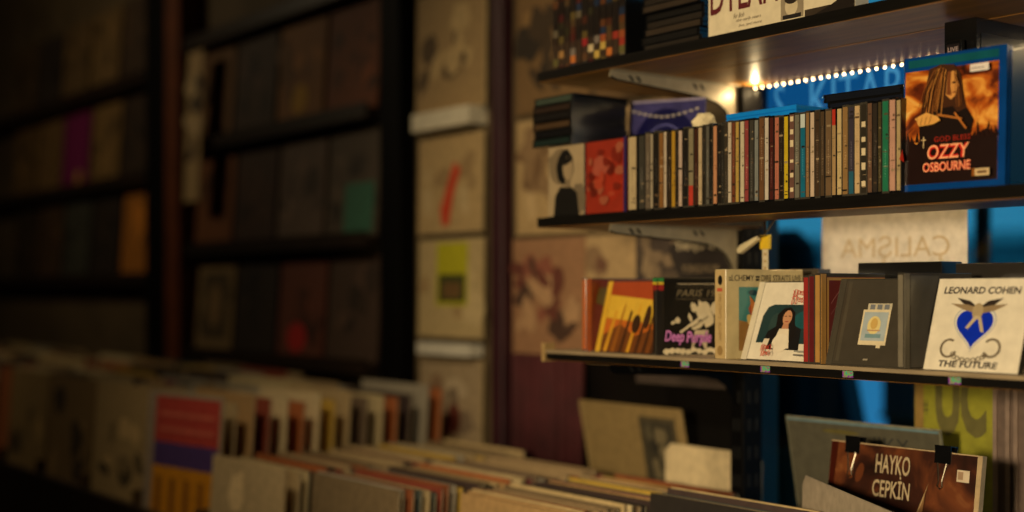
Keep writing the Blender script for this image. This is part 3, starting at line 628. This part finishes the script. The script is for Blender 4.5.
# ================================================================== RECORDS
lp_me = {}
def sleeve_mesh(col, w=.315, t=.0045, h=.315, stripes=None):
    mb = MB(); mb.box(-w/2, w/2, 0, t, 0, h, col)
    return mb
def sleeve(label, loc, yaw=0, lean=0, col=(150, 130, 100), w=.315, h=.315, t=.005, art=None, group=None, cat='record', name='record_sleeve'):
    if art is None:
        o = sleeve_mesh(col, w, t, h).build(name, MATT, None, loc, (-R(lean), 0, R(yaw)))
        return tag(o, label, cat, group)
    th = thing(name, label, cat, loc, (-R(lean), 0, R(yaw)), group)
    sleeve_mesh(col, w, t, h).build('sleeve', MATT, th)
    art.build('cover', th, MATT); return th
# poster-like sleeve with two lines of lettering behind the left bracket
a = Art(); a.rect(-.156, .002, .156, .313, (72, 60, 52)); 
for k in range(26): a.ell(random.uniform(-.15, .0), random.uniform(.06, .30), random.uniform(.008, .03), random.uniform(.01, .03), random.choice([(128, 108, 84), (104, 86, 68), (150, 128, 98), (88, 74, 60)]), 12, 0, .5)
a.poly([(-.02, .2), (.152, .19), (.152, .311), (.0, .311), (-.06, .27)], (44, 36, 32)); a.text('TANJU OKAN', .045, .262, .165, .021, (240, 220, 180), .012); a.text('YORGUNUM', .03, .222, .10, .016, (150, 130, 100))
sleeve('dark brown record sleeve with two lines of pale lettering behind the bracket', (-1.9, 1.86, -.185), 0, 0, (70, 58, 50), art=a)
def mottled(w, h, base, cols, n=16, seed=0, extra=None):
    random.seed(seed); a = Art(); a.rect(-w/2+.003, .003, w/2-.003, h-.003, base)
    for k in range(n):
        a.ell(random.uniform(-w*.4, w*.4), random.uniform(h*.22, h*.8), random.uniform(.012, .046), random.uniform(.012, .046), random.choice(cols), 12, random.random()*3, .5)
    if extra: extra(a)
    return a
# wall display: ledges and sleeves ------------------------------------------------
LEDGE = MB
def ledge(label, x0, x1, z, n=[0]):
    t = thing('display_ledge', label, 'ledge', ((x0+x1)/2, 1.957, z)); w = x1-x0
    MB().box(-w/2, w/2, -.075, 0, -.03, 0).build('board', M['ply'], t, bevel=.001); MB().box(-w/2, w/2, -.082, -.075, -.03, .012).build('lip', M['ply'], t)
def post(label, x0, x1, m, y0=1.86):
    o = MB().box(-(x1-x0)/2, (x1-x0)/2, 0, 1.955-y0, 0, H+1.5).build('wall_post', m, None, ((x0+x1)/2, y0, -H), bevel=.002); tag(o, label, 'post', 'posts between the display bays')
post('wide dark post between the pale sleeves and the ledges', -3.13, -3.03, M['upright'], 1.90)
post('narrow plum-coloured post left of the shelves', -2.645, -2.60, mat('plum_paint', (58, 26, 34), .5, .2, 8), 1.92)
post('dark post at the far left bay', -4.68, -4.50, M['upright']); post('reddish brown post next to the far left bay', -4.50, -4.38, mat('red_brown_wood', (110, 56, 26), .5, .3, 8))
Yw = 1.955-.012
mid = {.504: 'upper', .154: 'middle', -.196: 'lower', .854: 'top'}
for z, w in mid.items(): ledge(f'{w} dark wooden ledge of the middle display bay', -4.38, -3.16, z)
for z, w in {.43: 'upper', .06: 'lower', .80: 'top'}.items(): ledge(f'{w} dark wooden ledge of the far left display bay', -7.15, -4.68, z)
gm = 'record sleeves on the middle bay ledges'
spec = [
 (.504, [((120, 84, 48), 'brown'), ((70, 52, 40), 'dark'), ((150, 100, 50), 'amber'), ((128, 70, 36), 'rusty')]),
 (.154, [((128, 76, 36), 'orange brown'), ((70, 48, 36), 'dark brown'), ((112, 92, 78), 'grey pink'), ((92, 78, 64), 'green and grey')]),
 (-.196, [((150, 124, 84), 'cream framed'), ((50, 40, 32), 'black'), ((110, 60, 44), 'red spotted'), ((80, 60, 48), 'taupe')])]
sd = 11
for z, lst in spec:
    for k, (c, w) in enumerate(lst):
        X = -4.21+k*.305; sd += 1
        a = mottled(.285, .3, c, [tuple(int(v*q) for v in c) for q in (.65, .8, 1.2)], 9, sd)
        if w == 'green and grey': a.rect(-.04, .01, .12, .15, (66, 120, 96))
        if w == 'cream framed': a.rect(-.1, .04, .1, .26, (90, 74, 50)); a.ell(0, .15, .05, .07, (150, 120, 80))
        if w == 'red spotted': a.ell(-.02, .06, .06, .045, (190, 40, 36))
        if w == 'amber': a.ell(0, .07, .05, .045, (200, 150, 40))
        sleeve(f'{w} record sleeve on the {mid[z]} ledge of the middle bay', (X, 1.905, z+.001), 0, 4, c, .285, .3, art=a, group=gm)
sleeve('cream record sleeve hung high beside the reddish brown post', (-4.22, 1.835, .30), 0, 2, (190, 160, 110), .12, .5, art=mottled(.12, .5, (200, 168, 118), [(90, 70, 50), (220, 190, 140), (60, 50, 40)], 10, 5))
spec2 = [(.43, [((120, 92, 54), 'tan'), ((130, 100, 60), 'beige'), ((120, 30, 84), 'magenta purple'), ((134, 104, 60), 'sandy'), ((60, 44, 30), 'dark')]),
         (.06, [((60, 46, 30), 'umber'), ((84, 62, 38), 'brown'), ((70, 70, 60), 'grey green'), ((50, 40, 30), 'black'), ((190, 120, 40), 'orange')]),
         (.80, [((90, 70, 44), 'faded'), ((60, 50, 40), 'dim'), ((110, 86, 54), 'oat'), ((120, 94, 56), 'straw'), ((70, 52, 36), 'walnut')])]
for z, lst in spec2:
    for k, (c, w) in enumerate(lst):
        sd += 1; X = -6.25+k*.34
        a = mottled(.31, .31, c, [tuple(int(v*q) for v in c) for q in (.6, .8, 1.25)], 7, sd)
        if w == 'magenta purple': a.rect(-.15, .01, .15, .30, (128, 30, 92)); a.ell(.05, .04, .03, .03, (200, 160, 30))
        sleeve(f"{w} record sleeve on the {'upper' if z == .43 else 'lower' if z == .06 else 'top'} ledge of the far left bay", (X, 1.905, z+.001), 0, 4, c, .31, .31, art=a, group='record sleeves in the far left bay')
# pale bay between the posts
cream = (206, 180, 132)
def redfig(a): a.poly([(-.03, .02), (.0, .02), (.02, .1), (.05, .16), (.02, .18), (-.01, .12), (-.04, .06)], (214, 70, 36))
def yell(a): a.rect(-.06, .08, .08, .24, (196, 190, 30)); a.rect(-.05, .09, .07, .16, (70, 74, 30)); a.rect(-.03, .10, .05, .14, (120, 90, 50))
def dmark(a): a.ell(.02, .10, .03, .04, (110, 50, 36)); a.ell(-.06, .18, .03, .03, (150, 120, 90))
X = -2.84
sleeve('cream sleeve with sketchy dark marks high on the wall', (X, 1.93, .46), 0, 1, cream, .31, .31, art=mottled(.31, .31, (176, 146, 100), [(96, 76, 50), (206, 176, 124), (130, 104, 70)], 14, 31))
o = MB().box(-.13, .13, 0, .06, 0, .045, (236, 226, 200)).build('paper_box', MATT, None, (X, 1.90, .415)); tag(o, 'long white box on the wall above the red figure sleeve', 'box')
sleeve('cream sleeve with orange-red figure', (X, 1.93, .15), 0, 1, cream, .29, .25, art=mottled(.29, .25, (196, 166, 116), [(170, 140, 96), (210, 184, 136)], 8, 32, redfig))
sleeve('cream sleeve with yellow-green panel', (X, 1.93, -.115), 0, 1, cream, .29, .25, art=mottled(.29, .25, (200, 176, 126), [(180, 150, 104), (214, 190, 140)], 6, 33, yell))
o = MB().box(-.12, .12, 0, .04, 0, .03, (230, 224, 206)).build('paper_box', MATT, None, (X, 1.91, -.16)); tag(o, 'flat white box below the yellow-green panel sleeve', 'box')
sleeve('greyish sleeve with dark red blot low beside the records', (X, 1.93, -.42), 0, 1, cream, .28, .25, art=mottled(.28, .25, (176, 154, 120), [(140, 120, 96), (200, 180, 146)], 8, 34, dmark))
# papers between plum post and shelf unit
for X, z, h, base, cols, lab, sd in (
  (-2.44, .42, .3, (128, 98, 60), [(70, 54, 36), (150, 116, 70), (50, 40, 30)], 'brown collage paper pinned high beside the shelf end', 41),
  (-2.44, .135, .27, (190, 160, 112), [(150, 120, 84), (206, 176, 128), (120, 90, 60)], 'cream collage paper pinned at the end of the middle shelf', 42),
  (-2.455, -.155, .28, (164, 122, 88), [(110, 60, 48), (190, 150, 110), (80, 56, 44), (150, 90, 70)], 'reddish collage of faces pinned left of the bottom shelf', 43),
  (-2.16, .42, .3, (110, 84, 52), [(60, 46, 30), (140, 106, 64)], 'dim brown paper pinned behind the top shelf end', 44),
  (-2.16, .135, .27, (186, 156, 110), [(150, 118, 84), (206, 176, 130), (96, 70, 50)], 'tan collage paper pinned behind the middle shelf end', 45),
  (-2.19, -.155, .28, (186, 156, 112), [(150, 120, 88), (206, 180, 134), (120, 84, 64)], 'pale collage paper pinned behind the bottom shelf end', 46)):
    sleeve(lab, (X, 1.945, z), 0, 0, base, .27 if X < -2.3 else .255, h, .003, art=mottled(.27 if X < -2.3 else .255, h, base, cols, 22, sd), cat='poster', name='wall_poster')
random.seed(99)
# maroon curtain below them
cu = MB(); n = 60
for k in range(n+1):
    x = -.13+.26*k/n; y = .018*math.sin(k*1.05)+.006*math.sin(k*2.3)
    for z in (0, -.30): cu.v.append((x, y, z))
for k in range(n): cu.f.append((2*k, 2*k+2, 2*k+3, 2*k+1)); cu.c.append((70, 26, 30)); cu.mi.append(0)
o = cu.build('curtain', mat('maroon_cloth', (74, 26, 30), .85, .3, 12), None, (-2.43, 1.925, -.145)); sm = o.modifiers.new('thickness', 'SOLIDIFY'); sm.thickness = .003
for p in o.data.polygons: p.use_smooth = True
tag(o, 'dark maroon curtain hanging below the collage papers', 'curtain')

# paper notice seen from behind, yellow poster on the window
nt_ = thing('paper_notice', 'white paper notice on the window with faint mirrored lettering', 'notice', (-1.457, 1.902, -.09), (0, 0, 0))
MB().box(-.150, .150, 0, .001, 0, .32, (214, 206, 198)).build('sheet', MATT, nt_)
a = Art(); a.text('ÇALIŞMA', .005, .140, .225, .046, (192, 172, 142), 0, mirror=True); a.build('lettering', nt_, MATT)
yp = thing('window_poster', 'yellow-green poster with big grey letters low on the window', 'poster', (-1.327, 1.900, -.62), (0, 0, 0))
MB().box(-.080, .080, 0, .001, 0, .54, (150, 148, 40)).build('sheet', MATT, yp)
a = Art(); a.text('UC', .009, .385, .096, .125, (104, 98, 50), .05); a.text('#', -.058, .415, .012, .026, (90, 86, 40)); a.rect(-.079, .0, -.062, .53, (150, 120, 60)); a.build('lettering', yp, MATT)
pb = thing('display_board', 'pale pinkish framed board standing right of the yellow-green poster', 'board', (-1.19, 1.872, -.66))
MB().box(-.05, .07, 0, .014, 0, .54, (110, 92, 82)).build('board', MATT, pb, bevel=.001)
f = MB()
for x in (-.048, -.026, -.012, .03): f.box(x, x+.007, -.004, 0, 0, .54, (140, 120, 108))
f.build('frame', MATT, pb)
# ================================================================== RECORD BIN
bn = thing('record_bin', 'long plywood record bin running along the wall under the shelves', 'record bin', (-3.6, 1.18, -H))
x0, x1 = -6.9+3.6, -.80+3.6
MB().box(x0, x1, 0, .02, 0, H-.50).build('front_board', M['ply'], bn)
MB().box(x0, -1.815+3.6, .745, .765, 0, H-.46).build('back_board', M['board'], bn); MB().box(-1.815+3.6, x1, .67, .68, 0, H-.62).build('back_board', M['board'], bn)
MB().box(x0, x1, .02, .73, H-.72, H-.69).build('bottom_board', M['board'], bn)
cells = [-1.84-.36*k for k in range(-2, 14)]
for c in cells:
    MB().box(c-.184+3.6, c-.176+3.6, .02, .60 if c < -1.7 else .25, H-.69, H-.47).build('divider', M['board'], bn)
MB().box(-4.4-1.4, -2.69+3.6-.0, .02, .73, H-.69, H-.58).build('raised_bottom', M['board'], bn) if False else None
pal = [(176, 150, 110), (150, 126, 92), (190, 166, 122), (206, 186, 140), (130, 110, 80), (206, 180, 130), (186, 150, 100), (60, 44, 36), (150, 70, 50), (120, 100, 80), (226, 206, 160), (70, 54, 50), (40, 34, 30), (206, 170, 70), (130, 60, 66), (80, 90, 86), (180, 104, 56), (170, 160, 140), (150, 84, 48)]
meshes = []
for k, c in enumerate(pal):
    mb = sleeve_mesh(c); mb.box(-.1575, .1575, .001, .0035, .3148, .3154, tuple(int(v*.7) for v in c))
    mb.box(.1573, .1578, .0012, .0034, .002, .313, (196, 182, 150))
    o = mb.build('record_sleeve', MATT); meshes.append(o.data); bpy.data.objects.remove(o)
where = {}
inkn = ['straw', 'tan', 'oat', 'cream', 'khaki', 'cream', 'buff', 'dark', 'red brown', 'taupe', 'ivory', 'umber', 'black', 'mustard', 'maroon', 'grey green', 'orange', 'grey', 'rust']
def ordn(n): return {1: 'first', 2: 'second', 3: 'third', 4: 'fourth', 5: 'fifth', 6: 'sixth', 7: 'seventh', 8: 'eighth', 9: 'ninth', 10: 'tenth'}.get(n) or f"{n}{'th' if n in (11, 12, 13) else {1: 'st', 2: 'nd', 3: 'rd'}.get(n % 10, 'th')}"
for ci, c in enumerate(cells):
    i = ci-2
    if i < 0: Ds = [1.49+.012*k for k in range(6)] if i == -1 else []
    elif i == 0: Ds = [1.36+.0125*k for k in range(32)]
    elif i in (1, 2): Ds = [1.255+(.016 if i == 1 else .0185)*k for k in range(31)]
    else: Ds = [1.285+.042*k for k in range(14)]
    base = -.645 if i < 0 else -.675 if i < 3 else -.56
    for k, D in enumerate(Ds):
        ki = random.randrange(len(meshes)); o = bpy.data.objects.new('record_sleeve', meshes[ki]); C.objects.link(o)
        lift = random.uniform(-.004, .008) if i < 3 else random.uniform(-.01, .02)
        o.location = (c+random.uniform(-.008, .006), D, base+lift); o.rotation_euler = (-R(random.uniform(3.7, 4.3)), 0, R(random.uniform(-.35, .35)))
        pl = 'right of the black upright' if i < 0 else 'just left of the black upright' if i == 0 else f'in the {nth[i+1]} bin section left of the black upright'
        wh = 'bin section right of black upright' if i < 0 else f'{ordn(i+1)} bin section left of black upright'
        tag(o, f'{inkn[ki]} record sleeve, {ordn(k+1)} from front of {wh}', 'record', f'records filed {pl}')
        where[pl] = 1
# raised sections for the far records
for c in cells[5:]:
    MB().box(c-.174+3.6, c+.174+3.6, .025, .725, H-.69, H-.572).build('raised_floor', M['board'], bn)
# front sleeve with red, violet, yellow bands
a = Art(); a.rect(-.155, .002, .155, .313, (170, 150, 130)); a.rect(-.12, .20, .15, .305, (196, 70, 60)); a.rect(-.12, .145, .15, .2, (84, 60, 120)); a.rect(-.12, .005, .15, .145, (226, 150, 20))
for k in range(4): a.rect(-.1+k*.06, .01, -.08+k*.06, .12, (150, 90, 20))
a.rect(-.1, .225, .13, .235, (220, 110, 90)); a.rect(-.1, .26, .13, .27, (220, 110, 90))
sleeve('red, violet and yellow banded record sleeve at the bin front', (-2.90, 1.226, -.545), 8, 4, (190, 170, 140), art=a)
for x, y, c, l in ((-3.28, 1.222, (190, 160, 110), 'cream'), (-3.64, 1.222, (150, 120, 76), 'tan spotted'), (-4.0, 1.222, (170, 140, 90), 'buff'), (-2.56, 1.216, (206, 180, 136), 'ivory')):
    sleeve(f'{l} record sleeve facing out at the bin front', (x, y, -.545 if x < -2.7 else -.665), 2, 4, c, art=mottled(.315, .315, c, [tuple(int(v*q) for v in c) for q in (.5, .8, 1.2)], 8, int(-x*100)), group='sleeves facing out of the bin front')
random.seed(5)
# forward-tilted sleeves, divider card, and the clipped record
a = Art(); a.rect(-.148, .005, .148, .31, (150, 126, 80)); a.rect(.028, .01, .135, .29, (84, 74, 52)); a.rect(.036, .02, .125, .28, (66, 60, 46))
for k in range(12): a.ell(random.uniform(.045, .115), random.uniform(.1, .26), .01, .018, random.choice([(96, 88, 66), (50, 46, 38), (120, 108, 80)]), 10, 0, .4)
sleeve('beige gatefold sleeve with dark photo panel tilting forward in the bin', (-2.075, 1.916, -.535), 0, -12, (160, 136, 90), .312, .31, art=a)
a = Art(); a.rect(-.155, .003, .155, .313, (92, 88, 72)); a.rect(-.155, .309, .155, .313, (110, 140, 150)); a.text('IIKY', .062, .268, .07, .026, (60, 60, 56)); a.ell(-.04, .296, .04, .004, (110, 100, 50))  # pale blue top band is edge light painted on the sleeve
sleeve('grey-green sleeve with dark lettering tilting forward behind the clipped record', (-1.44, 1.855, -.525), 0, -11, (130, 128, 106), art=a)
for x, y, z, w, h, yaw, l, c in ((-1.828, 1.846, -.55, .256, .252, 0, 'cream divider card with clipped corners left of the black upright', (226, 204, 160)), (-1.2386, 1.524, -.62, .42, .335, -31, 'grey-white divider card in front of the clipped record', (176, 160, 138))):
    cdm = MB(); cdm.prism([(-w/2, 0), (w/2, 0), (w/2, h-.012), (w/2-.01, h), (-w/2+.016, h), (-w/2, h-.016)], 0, .0015, 'y', c); o = cdm.build('divider_card', MATT, None, (x, y, z), (0, 0, R(yaw))); tag(o, l, 'divider card')
HKX, HKY, HKZ = -1.274, 1.655, -.505
th = thing('boxed_record', 'brown record with pale lettering, held by two binder clips', 'record', (HKX, HKY, HKZ), (-R(8), 0, 0)); th.scale = (.868,)*3
MB().box(-.157, .157, 0, .012, 0, .315, (196, 170, 130)).build('sleeve', MATT, th)
cm = ramp_mat('brown_stormy_print', [(.3, (24, 12, 8)), (.5, (62, 30, 18)), (.66, (116, 62, 32)), (.82, (180, 120, 70))], 11, .4, .2, 1)
cvr = MB().box(-.156, .148, -.0006, .0002, .002, .313).build('cover', cm, th)
a = Art(-.0007)
a.ell(-.116, .270, .009, .022, (126, 72, 40), 24, .5, .1); a.ell(-.088, .262, .008, .018, (108, 58, 32), 24, -.3, .1); a.poly([(-.156, .313), (-.14, .313), (-.145, .2), (-.156, .15)], (70, 24, 14));
a.build('cover_picture', cvr)
a = Art(-.0012); a.rect(.112, .268, .136, .288, (226, 208, 180)); a.rect(.114, .272, .124, .285, (180, 150, 120)); a.build('price_sticker', th)
a = Art(-.0035); a.poly([(.03, .13), (.038, .2), (.06, .26), (.045, .21), (.045, .17), (.05, .14)], (206, 176, 130)); a.poly([(.03, .13), (.04, .2), (.055, .24), (.05, .19), (.062, .15)], (150, 110, 70))  # feather print, built into the same mesh as the lettering
a.text('HAYKO', -.016, .266, .072, .0335, (206, 186, 150), .012); a.text('CEPKİN', -.016, .2245, .078, .040, (206, 186, 150), .012); a.build('title_art', cvr)
def clip(x, lab):
    lx = HKX+x; t = thing('binder_clip', lab, 'binder clip', (lx, HKY+.030+.0155, HKZ+.305), (-R(8), 0, 0), 'binder clips on the brown record')
    t.location = Vector((HKX, HKY, HKZ))+Matrix.Rotation(-R(8), 4, 'X') @ Vector((x, .006, .315))*.868; t.scale = (.868,)*3
    mb = MB(); w = .016
    mb.prism([(-.0075, -.02), (-.0065, -.02), (-.007, .0), (-.009, .009), (.009, .009), (.007, .0), (.0065, -.02), (.0075, -.02), (.0082, 0), (.0105, .0105), (-.0105, .0105), (-.0082, 0)], -w, w)
    mb.build('body', M['blackp'], t)
    for sgn, nm in ((-1, 'front_handle'), (1, 'rear_handle')):
        tb = MB(); y = sgn*.0085
        tube(tb, [(-.009, y, -.019), (-.003, y*1.15, -.05), (-.0052, y*1.2, -.058), (0, y*1.2, -.063), (.0052, y*1.2, -.058), (.003, y*1.15, -.05), (.009, y, -.019)], .0011, 6)
        tb.build(nm, M['steel'], t)
clip(-.108, 'black binder clip on the brown record, left of its lettering'); clip(.082, 'black binder clip on the brown record, right of its lettering')

# ================================================================== LIFT, CAMERA, LIGHT
for o in list(C.objects):
    if o.parent is None: o.location.z += H
cam = bpy.data.cameras.new('camera'); co = bpy.data.objects.new('camera', cam); C.objects.link(co)
cam.sensor_width = 36; cam.lens = 1350*36/1024; cam.shift_y = 36/1024
co.location = (0, 0, H); co.rotation_euler = (R(90), 0, math.atan2(.8, .6))
cam.dof.use_dof = True; cam.dof.focus_distance = 1.9; cam.dof.aperture_fstop = 1.45; cam.clip_start = .05
bpy.context.scene.camera = co
def area(name, loc, target, size, power, col, shape='DISK', sy=None):
    l = bpy.data.lights.new(name, 'AREA'); l.shape = shape; l.size = size; l.energy = power; l.color = col
    if sy: l.size_y = sy
    o = bpy.data.objects.new(name, l); C.objects.link(o); o.location = Vector(loc)+Vector((0, 0, H))
    o.rotation_euler = (Vector(target)-Vector(loc)).to_track_quat('-Z', 'Y').to_euler(); return o
WARM = (1, .78, .47)
def spot(name, loc, target, angle, blend, power, col, size=.12):
    l = bpy.data.lights.new(name, 'SPOT'); l.spot_size = R(angle); l.spot_blend = blend; l.energy = power; l.color = col; l.shadow_soft_size = size
    o = bpy.data.objects.new(name, l); C.objects.link(o); o.location = Vector(loc)+Vector((0, 0, H))
    o.rotation_euler = (Vector(target)-Vector(loc)).to_track_quat('-Z', 'Y').to_euler(); return o
spot('eye_level_key', (-.35, -.75, .13), (-1.2, 1.5, .0), 58, 1, 225, WARM, .12)  # added key light at eye height, reaches under the shelves
spot('overhead_fill', (-2.0, .2, 1.4), (-2.3, 1.7, -.02), 74, 1, 60, WARM, .15)  # added fill from above, lifts the middle bays and bins
area('far_left_fill', (-4.9, .3, 1.4), (-5.0, 1.7, -.1), .3, 5, WARM)  # added fill that brightens the dark far left bays
l = bpy.data.lights.new('led_strip_end', 'POINT'); l.energy = .22; l.color = (1, .74, .38); l.shadow_soft_size = .004
o = bpy.data.objects.new('led_strip_end', l); C.objects.link(o); o.location = (-1.665, 1.79, H+SH1-TH-.014)
area('led_glow', (-1.265, 1.812, SH1-TH-.008), (-1.265, 1.84, SH1-TH-.3), .85, 2.0, (1, .72, .34), 'RECTANGLE', .01)
w = bpy.data.worlds.new('dusk'); bpy.context.scene.world = w; w.use_nodes = True
w.node_tree.nodes['Background'].inputs[0].default_value = (*lin((48, 136, 172)), 1); w.node_tree.nodes['Background'].inputs[1].default_value = .8
vs = bpy.context.scene.view_settings
vs.view_transform = 'Standard'; vs.look = 'None'; vs.gamma = 1; vs.exposure = 0; vs.use_curve_mapping = False
